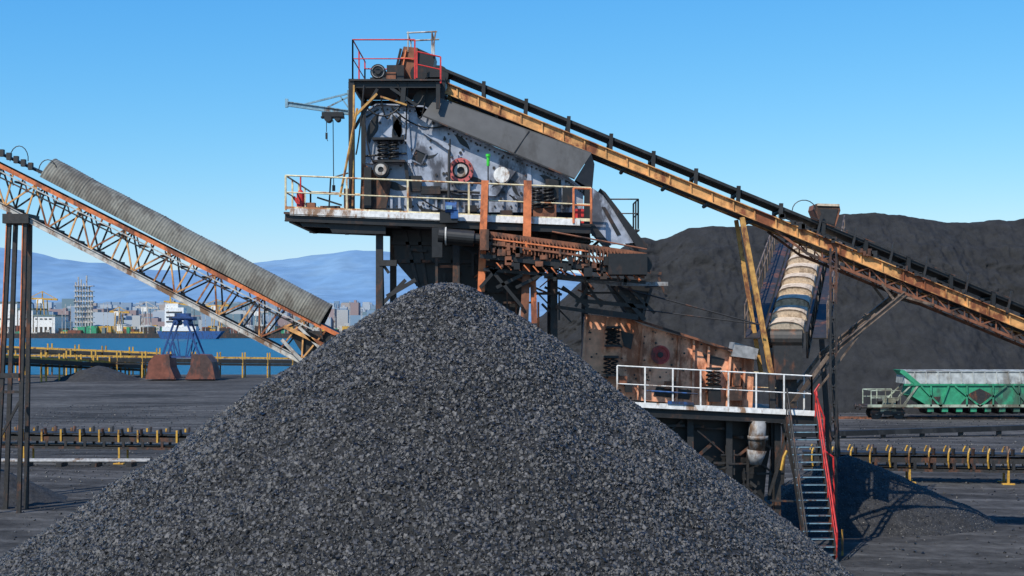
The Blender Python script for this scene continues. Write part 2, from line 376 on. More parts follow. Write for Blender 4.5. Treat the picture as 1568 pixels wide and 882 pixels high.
def cres(cx,cy,r,a0,a1,th):
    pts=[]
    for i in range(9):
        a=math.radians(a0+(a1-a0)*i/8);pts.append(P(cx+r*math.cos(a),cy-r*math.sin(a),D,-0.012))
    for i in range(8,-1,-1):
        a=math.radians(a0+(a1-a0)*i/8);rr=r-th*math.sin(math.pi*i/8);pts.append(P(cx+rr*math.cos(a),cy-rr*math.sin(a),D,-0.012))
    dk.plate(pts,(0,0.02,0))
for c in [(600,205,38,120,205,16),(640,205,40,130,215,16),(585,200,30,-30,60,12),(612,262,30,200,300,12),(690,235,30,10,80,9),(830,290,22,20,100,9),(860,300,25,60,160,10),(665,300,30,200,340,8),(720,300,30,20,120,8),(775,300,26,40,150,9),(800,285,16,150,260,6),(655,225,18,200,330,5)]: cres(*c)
c=P(706,262,D)
T.p('hub_ring','pink').ring(c-Y*0.12,Y,0.30,0.44,0.22)
dk.cyl(c+Y*0.02,c-Y*0.16,0.30,24)
T.p('hub_cap','lgrey').ring(c-Y*0.2,Y,0.13,0.23,0.1)
for i in range(10):
    a=i*0.628;q=c+Vector((math.cos(a)*0.37,-0.24,math.sin(a)*0.37));bolts.cyl(q,q-Y*0.04,0.03,6)
c=P(768,268,D);T.p('inspection_disc','white').cyl(c,c-Y*0.06,0.28,24)
c=P(641,240,D)
for i in range(4):
    a=math.radians(20+90*i);b_=math.radians(110+90*i)
    fl.beam(c+Vector((math.cos(a)*.3,-.04,math.sin(a)*.3)),c+Vector((math.cos(b_)*.3,-.04,math.sin(b_)*.3)),0.05,0.05)
dk.plate([c+Vector((math.cos(math.radians(20+90*i))*.24,-.02,math.sin(math.radians(20+90*i))*.24)) for i in range(4)],(0,.018,0))
for x,y0,y1 in [(587,247,217),(604,247,217),(822,318,290),(840,318,290)]:
    c=P(x,y0,D,-0.3);dk.helix(c,0.16,(y0-y1)*D/F,5,0.035);dk.cyl(c-Z*.03,c,0.2,12);q=P(x,y1,D,-0.3);dk.cyl(q,q+Z*.04,0.2,12)
dk.beam(P(572,249,D,-.3),P(622,249,D,-.3),0.5,0.08);dk.beam(P(572,215,D,-.3),P(620,215,D,-.3),0.5,0.08)
dk.beam(P(565,258,D,-.35),P(565,320,D,-.35),0.25);dk.beam(P(622,250,D,-.3),P(630,320,D,-.3),0.12)
c=P(586,263,D,-.2);dk.cyl(c,c-Y*.5,0.27,18);T.p('hub_cap','lgrey').ring(c-Y*.52,Y,0.1,0.2,.05);T.p('motor_feet','brown').plate([P(555,250,D,-.25),P(600,280,D,-.25),P(592,320,D,-.25),P(552,320,D,-.25)],(0,.15,0))
for x,y,w,h in [(636,282,20,24),(660,292,30,12),(845,290,20,30),(868,300,14,30)]:
    dk.box(P(x,y,D,-.12),w*D/F,.25,h*D/F)
for x in (600,612,628,655,668,680,720,735,790): fl.beam(P(x,322,D,-.15),P(x,300,D,-.15),.08,.05)
dk.cyl(P(560,240,D,-.2),P(623,236,D,-.2),.04,6);dk.cyl(P(628,290,D,-.2),P(735,296,D,-.2),.05,6)
cv=T.p('sloping_cover_sheet','cover')
A,B,C,E=P(648,180,D,-.45),P(668,150,D,-.15),P(905,236,D,-.15),P(879,276,D,-.45)
cv.plate([A,B,C,E],(0,0.04,0.02))
cv.plate([B+Z*.001,C+Z*.001,C+Vector((0,3.4,0)),B+Vector((0,3.4,0))],(0,0,0.04))
mid=0.60
fl2=T.p('cover_seams','dark')
fl2.beam(A.lerp(E,mid)-Y*.02,B.lerp(C,mid)-Y*.02,0.03,0.03)
fl2.beam(A-Y*.01,E-Y*.01,0.05,0.05)
ch=T.p('discharge_chute','screen')
ch.plate([P(905,288,D,-.3),P(922,300,D,-.3),P(975,372,D,-.3),P(930,376,D,-.3),P(905,345,D,-.3)],(0,0.05,0))
dk.plate([P(880,277,D,-.4),P(905,236,D,-.15),P(910,252,D,-.15),P(906,292,D,-.3)],(0,3.2,0))
dk.plate([P(918,290,D,-.4),P(926,296,D,-.4),P(990,378,D,-.4),P(978,386,D,-.4)],(0,2.6,0))
dk.plate([P(895,282,D,-.33),P(906,286,D,-.33),P(905,340,D,-.33),P(935,376,D,-.33),P(925,380,D,-.33),P(893,345,D,-.33)],(0,.3,0))
dk.plate([P(920,318,D,-.32),P(926,318,D,-.32),P(950,360,D,-.32),P(944,362,D,-.32)],(0,.015,0))
cr_=T.p('chute_rails','dark')
railing(cr_,[P(935,350,D,.2),P(978,350,D,.2)],1.05,1)
railing(cr_,[P(978,350,D,.2),P(978,350,D,2.2)],1.05,1)
cr_.beam(P(930,352,D,1.2),P(980,352,D,1.2),2.1,.06)
fr=T.p('upper_frame','black')
for dy in (-.5,3.6):
    fr.ibeam(P(541,125,D,dy),P(541,322,D,dy),.2,.2);fr.beam(P(672,130,D,dy),P(672,170,D,dy),.14)
    fr.ibeam(P(536,134,D,dy),P(676,134,D,dy),.12,.2)
    fr.beam(P(545,200,D,dy),P(580,140,D,dy),.1);fr.beam(P(600,138,D,dy),P(640,165,D,dy),.1)
    fr.beam(P(620,138,D,dy),P(618,165,D,dy),.16)
for x in (541,600,670): fr.beam(P(x,131,D,-.5),P(x,131,D,3.6),.1,.12)
T.p('top_deck','dark').beam(P(538,127,D,1.5),P(676,127,D,1.5),4.3,.06)
yb=T.p('yellow_braces','postyellow')
yb.beam(P(548,180,D,-.62),P(580,148,D,-.62),.1,.08);yb.beam(P(550,170,D,-.62),P(526,305,D,-1.0),.07,.06)
yb.beam(P(545,135,D,-.64),P(543,318,D,-.64),.06,.05);yb.beam(P(585,152,D,-.62),P(625,165,D,-.62),.06,.06)
hd=T.p('feed_hood','brown')
hd.plate([P(616,66,D,.6),P(638,68,D,.6),P(634,124,D,.6),P(600,124,D,.6)],(0,1.4,0))
dk.plate([P(638,68,D,.7),P(665,80,D,.7),P(657,122,D,.7),P(634,124,D,.7)],(0,1.2,0))
dk.plate([P(655,118,D,.0),P(682,118,D,.0),P(680,165,D,0),P(640,180,D,0),P(632,150,D,0)],(0,2.4,0))
dk.beam(P(612,70,D,.55),P(600,122,D,.55),.08);dk.cyl(P(640,110,D,.3),P(640,110,D,2.2),.3,16);dk.cyl(P(664,118,D,.0),P(664,118,D,2.2),.25,16)
c=P(580,112,D,-.3)
dk.cyl(c,c+Y*1.0,0.27,18);T.p('motor_rim','grey').ring(c-Y*.02,Y,.2,.22,.03);dk.cyl(c-Y*.06,c,.1,10);dk.box(c-Z*.25+Y*.3,.55,.6,.1);dk.box(P(606,112,D,.2),.6,.8,.5)
hd.box(P(596,118,D,-.1),.5,.3,.25);hd.beam(P(640,95,D,.5),P(634,125,D,.5),.12)
T.p('rust_patches','orange').beam(P(612,84,D,.55),P(632,86,D,.55),.04,.06);T.p('rust_patches','orange').beam(P(620,72,D,.55),P(611,118,D,.55),.04,.07)
rr_=T.p('red_railing','red')
railing(rr_,[P(543,126,D,-.6),P(637,126,D,-.6)],(126-66)*D/F,2.2,.026)
railing(rr_,[P(543,126,D,-.6),P(543,126,D,3.5)],(126-66)*D/F,2.2,.026)
railing(rr_,[P(640,124,D,-.6),P(676,132,D,-.6)],(126-86)*D/F,.9,.026)
railing(rr_,[P(543,128,D,3.5),P(676,130,D,3.5)],(126-76)*D/F,1.5,.026)
rl=T.p('top_guard_frame','lgrey')
for dy in (.6,2.0):
    for x in (623,660): rl.cyl(P(x,75,D,dy),P(x,43,D,dy),.03,6)
    rl.cyl(P(621,45,D,dy),P(668,43,D,dy),.03,6)
rl.cyl(P(622,45,D,.6),P(622,45,D,2.0),.03,6);rl.cyl(P(660,45,D,.6),P(660,45,D,2.0),.03,6);rl.beam(P(660,78,D,.6),P(666,42,D,.6),.05)
cb=T.p('cables','rubber')
for a,b_,sg in [((585,150,-.5),(600,172,-.3),.5),((625,130,-.5),(622,215,-.3),.5),((655,130,-.2),(640,178,-.2),.5),((560,180,-.6),(575,250,-.6),.4),((600,165,-.2),(690,190,-.2),.4),((690,215,-.4),(689,330,-.5),.05),((610,130,-.55),(650,150,-.5),.6),((780,300,-.4),(850,305,-.4),.3),((545,140,-.6),(620,160,-.5),.7),((640,300,-.3),(740,318,-.3),.4),((560,135,-.6),(548,240,-.6),.3)]:
    cb.cable(P(a[0],a[1],D,a[2]),P(b_[0],b_[1],D,b_[2]),sg,.028)
cb.cyl(P(689,232,D,-.55),P(688,312,D,-.55),.05,8)
T.p('signal_beacon','lime').cyl(P(748,258,D,-.8),P(748,244,D,-.8),.055,8);T.p('signal_beacon','lime').cyl(P(748,244,D,-.8),P(748,240,D,-.8),.08,8)
fr.cyl(P(748,330,D,-.8),P(748,258,D,-.8),.025,6)
T.done()

T=Thing('jib_hoist');j=T.p('jib_beam','armblue');d=49.6
j.ibeam(P(440,159,d),P(538,173,d),.12,.17);j.box(P(439,158,d),.1,.1,.3)
j.beam(P(466,160,d),P(534,143,d),.06);j.beam(P(500,165,d),P(534,148,d),.05);j.beam(P(534,138,d),P(536,180,d),.1);j.beam(P(520,146,d),P(537,170,d),.05)
k=T.p('hoist_block','black');k.box(P(510,176,d),.75,.35,.16);k.cyl(P(503,182,d,-.2),P(503,182,d,.2),.13,12);k.cyl(P(517,182,d,-.15),P(517,182,d,.25),.1,12);k.beam(P(492,180,d),P(527,180,d),.3,.05)
k.cyl(P(510,184,d),P(511,287,d),.016,5);k.cyl(P(500,186,d),P(500,202,d),.014,5);k.box(P(500,208,d),.07,.07,.22);k.cyl(P(500,212,d),P(502,216,d),.012,5);k.box(P(511,288,d),.1,.1,.2)
T.done()

# ------------------------------------------------------------------ upper service platform
T=Thing('service_platform');D=48.8
wf=T.p('white_edge_beam','white')
wf.beam(P(444,324,D),P(888,341,D),.1,.24)
dkp=T.p('deck','dark');
dkp.plate([P(434,324,D,.06),P(905,342,D,.06),P(905,342,D,6.2),P(434,324,D,6.2)],(0,0,-.07))
us=T.p('under_beams','black')
us.ibeam(P(436,333,D,.05),P(905,352,D,.05),.2,.26)
us.plate([P(440,332,D,.1),P(590,338,D,.1),P(590,358,D,.1),P(508,356,D,.1),P(504,348,D,.1),P(462,346,D,.1),P(458,340,D,.1)],(0,.3,0))
for i in range(9):
    x=445+i*55;us.beam(P(x,334+i*2.1,D,.1),P(x,334+i*2.1,D,6.1),.14,.3)
us.ibeam(P(436,333,D,6),P(905,352,D,6),.2,.3)
cr=T.p('railing','cream')
railing(cr,[P(437,322,D,.05),P(905,341,D,.05)],1.2,1.95,.032)
railing(cr,[P(437,322,D,.05),P(437,322,D,6.1)],1.2,1.5,.03)
railing(cr,[P(437,322,D,6.1),P(560,328,D,6.1)],1.2,1.9,.03)
cr.beam(P(437,318,D,.0),P(905,337,D,.0),.02,.1)
railing(T.p('rust_rail','orange'),[P(878,342,D,-.05),P(905,343,D,-.05)],1.2,.6,.035)
oc=T.p('orange_columns','orange')
oc.ibeam(P(743,278,D,-.3),P(737,447,D,-.3),.24,.25,.04);oc.beam(P(743,278,D,-.3),P(737,447,D,-.3),.22,.03)
oc.beam(P(808,278,D,-.3),P(806,400,D,-.3),.27,.2);T.p('brown_column','brown').beam(P(806,400,D,-.3),P(803,492,D,-.3),.27,.2)
T.p('brown_column','brown').beam(P(737,380,D,-.35),P(736,447,D,-.35),.1,.1)
oc.beam(P(816,425,D,-.25),P(818,495,D,-.25),.2,.1)
rd=T.p('red_fire_box','red');q=P(455,318,D,.8);rd.cyl(q,q+Z*.55,.14,12);rd.cyl(q+Z*.55,q+Z*.68,.14,12,.05);rd.beam(P(447,300,D,.4),P(459,318,D,.4),.1,.1)
rd.cyl(P(455,265,D,.8),P(455,300,D,.8),.03,6)
rd.box(P(888,330,D,.4),.3,.3,.5)
bl=T.p('blue_motor','blue');bl.cyl(P(683,320,D,-.5),P(700,320,D,-.5),.2,14);bl.box(P(697,330,D,-.5),.25,.3,.3)
T.p('motor_label','armblue').box(P(689,320,D,-.72),.2,.04,.12)
us.box(P(688,335,D,-.4),.6,.4,.35)
br=T.p('clutter','brown')
for x,y,w,h in [(470,312,14,10),(500,316,30,8),(527,300,10,30),(556,300,12,36),(846,322,14,24),(828,325,22,18),(720,316,18,10),(600,322,24,12),(650,322,16,10),(775,324,20,10)]:
    (us if random.random()<.6 else br).box(P(x,y,D,1.0),w*D/F,.3,h*D/F)
us.path([P(500,322,D,.6),P(503,270,D,.6),P(530,262,D,.6)],.03);us.beam(P(482,300,D,.6),P(520,312,D,.6),.06)
T.done()

# ------------------------------------------------------------------ support structure and under hopper
T=Thing('support_structure');D=50.6
bk=T.p('hopper','black')
hp=[(600,352),(903,352),(905,372),(850,400),(800,450),(790,505),(700,505),(640,440),(605,400)]
bk.plate([P(x,y,D,0) for x,y in hp],(0,3.0,0))
dd=T.p('hopper_ribs','dark')
for x0,y0,x1,y1 in [(600,372,850,378),(606,400,840,402),(640,440,800,448),(640,352,655,450),(690,352,700,500),(740,352,745,500),(620,355,640,438),(850,352,848,398)]: dd.beam(P(x0,y0,D,-.06),P(x1,y1,D,-.06),.12,.12)
lg=T.p('legs','dark')
for x,dy in ((586,-1.2),(586,4.5),(760,4.5),(848,-.3),(848,4.5),(905,4.5),(700,-0.8)):
    t=P(x,350,D,dy);lg.ibeam(t,gz(t),.24,.24,.04)
lg.beam(P(586,470,D,-1.2),P(625,430,D,-1.2),.12);lg.beam(P(586,400,D,-1.2),P(600,420,D,-1.2),.1)
lg.beam(P(592,475,D,-1.2),P(590,400,D,-1.2),.08);lg.beam(P(597,455,D,-1.2),P(640,430,D,-1.2),.14)
lg.beam(P(586,405,D,-1.2),P(612,405,D,-1.2),.3,.2)
random.seed(5)
for i in range(120):
    x=random.uniform(605,960);y=random.uniform(355,470);dy=random.uniform(-.9,0)
    if y>400 and x<640: continue
    if y>400 and x>900: continue
    l=random.uniform(15,55);a=random.choice([0,0.1,1.57,1.57,.8,-.7,.42])
    m_=random.choice(['hopper_ribs','hopper_ribs','rust_bits','hopper','rust_light'] if i%3==0 else ['hopper_ribs','rust_bits','hopper'])
    T.p(m_,{'hopper_ribs':'dark','rust_bits':'brown','hopper':'black','rust_light':'orange'}[m_]).beam(P(x,y,D,dy),P(x+l*math.cos(a),y+l*math.sin(a),D,dy),random.uniform(.04,.1))
g_=T.p('grey_beams','grey')
g_.ibeam(P(832,424,D,-1.0),P(930,434,D,-1.0),.1,.16);g_.beam(P(930,436,D,-1),P(1018,436,D,-1),.1,.14)
for x0,y0,x1,y1,w in [(880,460,985,470,.14),(895,475,975,486,.2),(940,440,985,490,.14),(985,440,1018,436,.1),(860,440,900,470,.12),(900,440,880,470,.1),(850,470,905,478,.12),(995,442,980,490,.1),(905,360,990,378,.12),(960,440,1000,480,.1),(890,425,920,470,.1),(870,400,1010,420,.1),(1005,425,1018,455,.08)]:
    dd.beam(P(x0,y0,D,-.6),P(x1,y1,D,-.6),w)
dd.cyl(P(945,440,D,-.7),P(1158,497,D,-.7),.03,6)
dd.cyl(P(985,475,D,-.7),P(1158,497,D,-.7),.025,6)
bk.plate([P(930,432,D,-.3),P(995,436,D,-.3),P(985,492,D,-.3),P(960,480,D,-.3)],(0,1.6,0))
T.done()

# ------------------------------------------------------------------ short reject conveyor
T=Thing('reject_conveyor');D=48.0
b1=T.p('rusty_frame','brown');o1=T.p('rusty_rollers','orange');k1=T.p('black_drive','black')
for dy in (0,1.3):
    b1.beam(P(735,356,D,dy),P(990,390,D,dy),.06,.16)
    k1.beam(P(735,392,D,dy),P(990,420,D,dy),.06,.14)
    truss(b1,P(735,358,D,dy),P(985,391,D,dy),P(735,392,D,dy),P(985,419,D,dy),12,.05)
for i in range(44):
    t=i/43;a=P(742,362,D).lerp(P(980,394,D),t)
    b1.cyl(a+Vector((0,-.1,.12)),a+Vector((0,-.1,-.42)),.026,6)
    if i%2==0: b1.cyl(a+Vector((0,-.05,.05)),a+Vector((0,1.35,.05)),.05,8)
b1.beam(P(738,372,D,-.14),P(985,404,D,-.14),.05,.07);o1.beam(P(738,364,D,-.14),P(900,385,D,-.14),.03,.05)
b1.cyl(P(845,355,D,-.1),P(990,382,D,-.1),.03,6)
k1.cyl(P(680,362,D,-.1),P(726,366,D,-.1),.27,20);k1.cyl(P(672,361,D,-.1),P(680,362,D,-.1),.3,20);k1.box(P(670,372,D,-.1),.35,.4,1.0)
k1.cyl(P(726,366,D,-.1),P(742,367,D,-.1),.18,16);b1.box(P(742,368,D,-.1),.3,.5,.7);T.p('grey_rim','lgrey').ring(P(683,362,D,-.1),X,.27,.31,.05)
k1.box(P(960,405,D,.4),1.3,1.6,.7);k1.cyl(P(985,405,D,-.1),P(985,405,D,1.4),.3,16)
k1.beam(P(745,388,D,.6),P(960,412,D,.6),1.1,.1)
for x0,y0,x1,y1 in [(740,412,990,432),(750,410,800,470),(790,440,830,420),(770,400,735,440),(850,405,850,430),(905,410,900,432),(960,415,958,436),(800,420,760,440)]: k1.beam(P(x0,y0,D,.3),P(x1,y1,D,.3),.11)
for i in range(16):
    x=760+i*14;o1.beam(P(x,402+i*1.3,D,-.05),P(x+9,412+i*1.3,D,-.05),.04)
random.seed(31)
for i in range(40):
    x=random.uniform(745,985);y=380+(x-740)*.11+random.uniform(-10,25);(b1 if i%3 else k1).box(P(x,y,D,-.1),random.uniform(.05,.3),.15,random.uniform(.05,.3))
T.done()

# ------------------------------------------------------------------ lower screen and platform
T=Thing('lower_screen_machine');D=51.0
s1=T.p('salmon_side_plate','salmon');s1.plate([P(x,y,D) for x,y in [(897,481),(965,488),(985,498),(1062,520),(1155,550),(1152,625),(960,612),(889,600)]],(0,.1,0))
bb=T.p('box_body','brown');bb.plate([P(x,y,D,.12) for x,y in [(900,484),(965,492),(1060,524),(1152,553),(1149,622),(892,600)]],(0,3,0))
kk=T.p('dark_parts','black');wh=T.p('ribs','salmon')
for x0,y0,x1,y1 in [(897,481,890,600),(930,486,925,540),(985,500,975,612),(1040,514,1035,615),(1062,520,1060,617),(1118,540,1112,622),(1085,530,1082,600),(1140,548,1136,622)]: wh.beam(P(x0,y0,D,-.07),P(x1,y1,D,-.07),.08,.14)
T.p('top_flange','brown').beam(P(968,488,D,-.15),P(1156,548,D,-.15),.35,.08)
for c in [(950,506,970,535),(926,500,945,525)]: kk.plate([P(c[0],c[1],D,-.05),P(c[2],c[1]+6,D,-.05),P(c[2]-4,c[3],D,-.05),P(c[0]+5,c[3]-5,D,-.05)],(0,.04,0))
kk.plate([P(1005,592,D,-.03),P(1060,598,D,-.03),P(1055,612,D,-.03),P(1000,606,D,-.03)],(0,.02,0))
kk.plate([P(1075,540,D,-.03),P(1110,550,D,-.03),P(1105,560,D,-.03),P(1082,556,D,-.03)],(0,.02,0))
c=P(1010,543,D);T.p('red_flywheel','dred').cyl(c,c-Y*.2,.27,24);T.p('red_flywheel','dred').ring(c-Y*.23,Y,.27,.34,.1);kk.cyl(c-Y*.2,c-Y*.35,.1,12)
for x,y in [(937,515),(934,560),(1090,578)]:
    for s_ in (-5,6): kk.helix(P(x+s_,y+12,D,-.3),.12,.6,4,.03)
    kk.beam(P(x-12,y+14,D,-.3),P(x+13,y+14,D,-.3),.35,.08);kk.beam(P(x-10,y-14,D,-.3),P(x+12,y-14,D,-.3),.35,.08)
random.seed(9)
for i in range(80):
    x=random.uniform(900,1145);y=random.uniform(500,610)
    if y<490+(x-970)*.33: continue
    q=P(x,y,D);kk.cyl(q,q-Y*.04,random.uniform(.02,.045),6)
for i in range(8):
    x=random.uniform(900,1140);y=random.uniform(580,605);(kk if i%2 else T.p('top_flange','brown')).box(P(x,y,D,-.25),random.uniform(.2,.5),.3,random.uniform(.2,.5))
T.p('grey_box','grey').plate([P(1122,524,D,-.5),P(1158,534,D,-.5),P(1155,550,D,-.5),P(1118,545,D,-.5)],(0,1.2,0))
T.done()

T=Thing('lower_service_platform');D=49.6
wf=T.p('white_edge_beam','white');wf.beam(P(940,618,D),P(1247,633,D),.08,.18)
dk_=T.p('deck','dark');dk_.plate([P(900,617,D,.05),P(1250,634,D,.05),P(1250,634,D,5.5),P(900,617,D,5.5)],(0,0,-.08))
ub=T.p('under_beams','black');ub.ibeam(P(905,628,D,.1),P(1250,644,D,.1),.2,.3)
for i in range(8): x=910+i*46;ub.beam(P(x,630+i*2,D,.1),P(x,630+i*2,D,5.4),.12,.25)
railing(T.p('railing','white'),[P(945,617,D,.0),P(1243,633,D,.0)],1.3,1.0,.026)
railing(T.p('railing','white'),[P(1243,633,D,.0),P(1243,633,D,5.3)],1.3,1.3,.026)
railing(T.p('railing_far','cream'),[P(900,617,D,5.4),P(1243,633,D,5.4)],1.2,1.5,.026)
T.p('blue_banner','blue').beam(P(1022,616,D,-.07),P(1062,618,D,-.07),.03,.1)
T.p('blue_banner','blue').cyl(P(990,598,D,-.05),P(1068,603,D,-.05),.03,6)
sb=T.p('substructure','black')
sb.plate([P(x,y,D,1.0) for x,y in [(960,640),(1195,650),(1182,720),(1175,800),(1090,820),(1040,760)]],(0,3.2,0))
for x in (1000,1060,1120,1195):
    for dy in (.6,4.8):
        t=P(x,640,D,dy);T.p('legs','dark').ibeam(t,gz(t),.22,.22,.03)
random.seed(12)
for i in range(60):
    x=random.uniform(1000,1185);y=random.uniform(650,790);l=random.uniform(15,60);a=random.choice([0,1.57,.7,-.7,1.57,0])
    T.p('legs','dark').beam(P(x,y,D,random.uniform(.3,.9)),P(min(1205,x+l*math.cos(a)),y+l*math.sin(a),D,.6),random.uniform(.04,.1))
T.p('legs','dark').beam(P(1200,650,D,.3),P(1235,800,D,.3),.08);T.p('legs','dark').beam(P(1212,650,D,.3),P(1180,760,D,.3),.08);T.p('legs','dark').beam(P(1182,768,D,.3),P(1240,770,D,.3),.06)
pg=T.p('grey_pipe','grey',True);pg.cyl(P(1162,645,D,.2),P(1160,690,D,.2),.3,18);pg.cyl(P(1160,690,D,.2),P(1158,712,D,.2),.36,18,.2);pg.cyl(P(1162,668,D,.2),P(1162,674,D,.2),.36,18)
T.done()

T=Thing('access_stair');D=49.0
rs_=T.p('stringers','dark');tr_=T.p('treads','dark');hr=T.p('handrails','red')
top=P(1230,640,D,.4);bot=P(1258,830,47.6)
bot.z=0.0
wv=X*.5
for s_ in (-1,1):
    rs_.beam(top+wv*s_,bot+wv*s_,.05,.2)
    h1=top+wv*s_+Vector((0,-.1,1.0));h2=bot+wv*s_+Vector((0,-.1,1.0))
    hm=hr if s_>0 else T.p('handrail_dark','dark')
    hm.path([h1,h2,bot+wv*s_],.03)
    hm.path([h1-Z*.5,h2-Z*.5],.02)
    for i in range(6):
        q=top.lerp(bot,i/5)+wv*s_;hm.cyl(q,q+Vector((0,-.1,1.0)),.025,6)
for i in range(1,19):
    q=top.lerp(bot,i/19);tr_.beam(q-wv,q+wv,.24,.03);T.p('tread_highlights','armblue').beam(q-wv-Y*.125,q+wv-Y*.125,.01,.03)  # blue-grey edge strips carry the treads' bluish highlights in their colour
hr.path([P(1255,588,D),P(1247,600,D),P(1262,640,D),P(1262,690,D),P(1276,700,D),P(1278,790,D)],.03)
tp=T.p('tall_post','dark')
for dx in (-4.5,4.5):
    tp.beam(P(1276+dx,380,50.2),gz(P(1276+dx,600,50.2)),.07,.07)
for i in range(34): tp.beam(P(1271.5,392+i*13,50.2),P(1280.5,405+i*13,50.2) if i%2 else P(1280.5,379+i*13,50.2),.045)
T.p('yellow_hooks','yellow').path([P(1205,690,D),P(1200,700,D),P(1196,720,D)],.05)
for x in (1290,1204): T.p('yellow_hooks','yellow').cyl(gz(P(x,700,D)),gz(P(x,700,D))+Z*.9,.04,6)
T.done()

# ------------------------------------------------------------------ long inclined conveyor
T=Thing('inclined_conveyor');D=50.4;W=1.3
def ln(x,off,dy=0): return P(x,138+(x-690)*.41+off,D,dy)
XE=2300
och=T.p('ochre_side_channels','ochre');blk=T.p('belt_and_idlers','rubber')
for dy in (0,W):
    och.beam(ln(684,0,dy),ln(XE,0,dy),.05,.38)
    sgn=-1 if dy==0 else 1
    och.beam(ln(684,-8.5,dy+sgn*.06),ln(XE,-8.5,dy+sgn*.06),.16,.03);och.beam(ln(684,8.5,dy+sgn*.06),ln(XE,8.5,dy+sgn*.06),.16,.03)
x=700
while x<XE:
    och.beam(ln(x,-8,-.05),ln(x,8,-.05),.05,.07); x+=32.5
blk.beam(ln(668,-25,W/2),ln(XE,-25,W/2),W*.92,.04)
blk.beam(ln(668,-27.5,.02),ln(XE,-27.5,.02),.06,.1);blk.beam(ln(668,-27.5,W),ln(XE,-27.5,W),.06,.1)
blk.beam(ln(690,6,W/2),ln(XE,6,W/2),W*.8,.03)
x=740
while x<XE:
    for dy in (-.02,W): blk.beam(ln(x,-9,dy),ln(x+1,-34,dy),.13,.15)
    blk.cyl(ln(x,-21,0),ln(x,-21,W),.07,8);blk.cyl(ln(x+20,12,0),ln(x+20,12,W),.07,8)
    x+=65
blk.cyl(ln(672,-16,0),ln(672,-16,W),.34,20)
lt=T.p('lattice','brown')
for dy in (.02,W-.02):
    lt.beam(ln(1185,10,dy),ln(1235,26,dy),.08);lt.beam(ln(1235,26,dy),ln(XE,26,dy),.08,.1)
    truss(lt,ln(1235,9,dy),ln(XE,9,dy),ln(1235,26,dy),ln(XE,26,dy),44,.045)
ps=T.p('stanchions','dark')
for x in (1250,1303,1360,1412,1475,1540,1600,1660):
    ps.beam(ln(x,-5,-.1),ln(x+8,-44,-.1),.07);ps.beam(ln(x,-5,W+.1),ln(x+8,-44,W+.1),.07)
ps.beam(ln(1240,-32,-.1),ln(1670,-32,-.1),.03,.03)
T.p('grease_marks','black').beam(ln(1200,-14,-.05),ln(1500,-14,-.05),.04,.06)
bxp=T.p('hopper_box','brown')
bxp.plate([P(1250,312,D,.1),P(1286,312,D,.1),P(1288,322,D,.1),P(1280,348,D,.1),P(1256,340,D,.1),P(1248,320,D,.1)],(0,1.1,0))
T.p('box_lid','beige').beam(P(1252,313,D,.65),P(1286,314,D,.65),1.2,.08);ps.plate([P(1256,320,D,.07),P(1284,320,D,.07),P(1278,344,D,.07),P(1260,338,D,.07)],(0,.02,0))
ps.path([P(1232+18*math.cos(math.radians(a)),322-16*math.sin(math.radians(a)),D,.1) for a in range(0,181,20)],.018)
random.seed(8)
for i in range(26):
    x=random.uniform(1190,1560);ps.box(ln(x,random.uniform(-16,-8),-.12),random.uniform(.08,.3),.12,random.uniform(.05,.2))
yp=T.p('yellow_post','postyellow')
yp.ibeam(ln(1136,12,0),P(1181,572,D,0),.17,.2,.05);yp.ibeam(ln(1136,12,W),P(1175,572,D,W),.14,.14)
T.p('post_base','dark').beam(P(1181,570,D),gz(P(1190,572,D)),.2)
gp=T.p('branch_support','dgrey')
for dy in (0,W):
    gp.ibeam(ln(1386,26,dy),P(1268,545,D,dy),.16,.16,.03);gp.beam(P(1268,545,D,dy),P(1210,622,D,dy),.12)
    gp.beam(ln(1430,26,dy),P(1375,452,D,dy),.08);gp.beam(ln(1350,26,dy),P(1368,458,D,dy),.08)
    gp.beam(P(1340,480,D,dy),P(1250,600,D,dy),.06)
for x in (1700,2000):
    for dy in (0,W): t=ln(x,26,dy);gp.ibeam(t,gz(t),.2,.2)
T.done()

# ------------------------------------------------------------------ hooded transfer conveyor
T=Thing('hooded_conveyor');A=P(1241,366,62);B=P(1203,510,50.8)
dr=(B-A);Ln=dr.length;dr.normalize();sd=dr.cross(Z).normalized();up=sd.cross(dr).normalized()
bg=T.p('hoods','beige',False);n=9;hw=.66;jb=T.p('hood_joints','dgrey')
for i in range(n):
    vs=[];fs=[];seg=10;rows=5
    for j in range(rows+1):
        t=(i+j/rows*1.0)/n;q=j/rows;c=A+dr*Ln*t;h=.12+.30*(.25+.75*q)
        if j==0: h=.12
        for k in range(seg+1):
            a=math.pi*k/seg;vs.append(c+sd*math.cos(a)*(hw-.05*(1-q))+up*(math.sin(a)**.6*h))
    for j in range(rows):
        for k in range(seg):
            q=j*(seg+1)+k;fs.append((q,q+1,q+seg+2,q+seg+1))
    o=rows*(seg+1);fs.append(tuple(range(o,o+seg+1)))
    bg.add(vs,fs)
    c=A+dr*(Ln*(i+1)/n+.01)
    jb.path([c+sd*math.cos(math.pi*k/8)*hw+up*(math.sin(math.pi*k/8)**.6*.43) for k in range(9)],.016,5)
fb=T.p('frame','dark')
for s_ in (-1,1):
    a=A+sd*s_*.74;b_=B+sd*s_*.74;fb.beam(a,b_,.08,.12);fb.beam(a-up*.9,b_-up*.9,.08,.12);truss(fb,a,b_,a-up*.9,b_-up*.9,12,.07)
fb.plate([A-sd*.6,A+sd*.6,B+sd*.6,B-sd*.6],-up*.1)
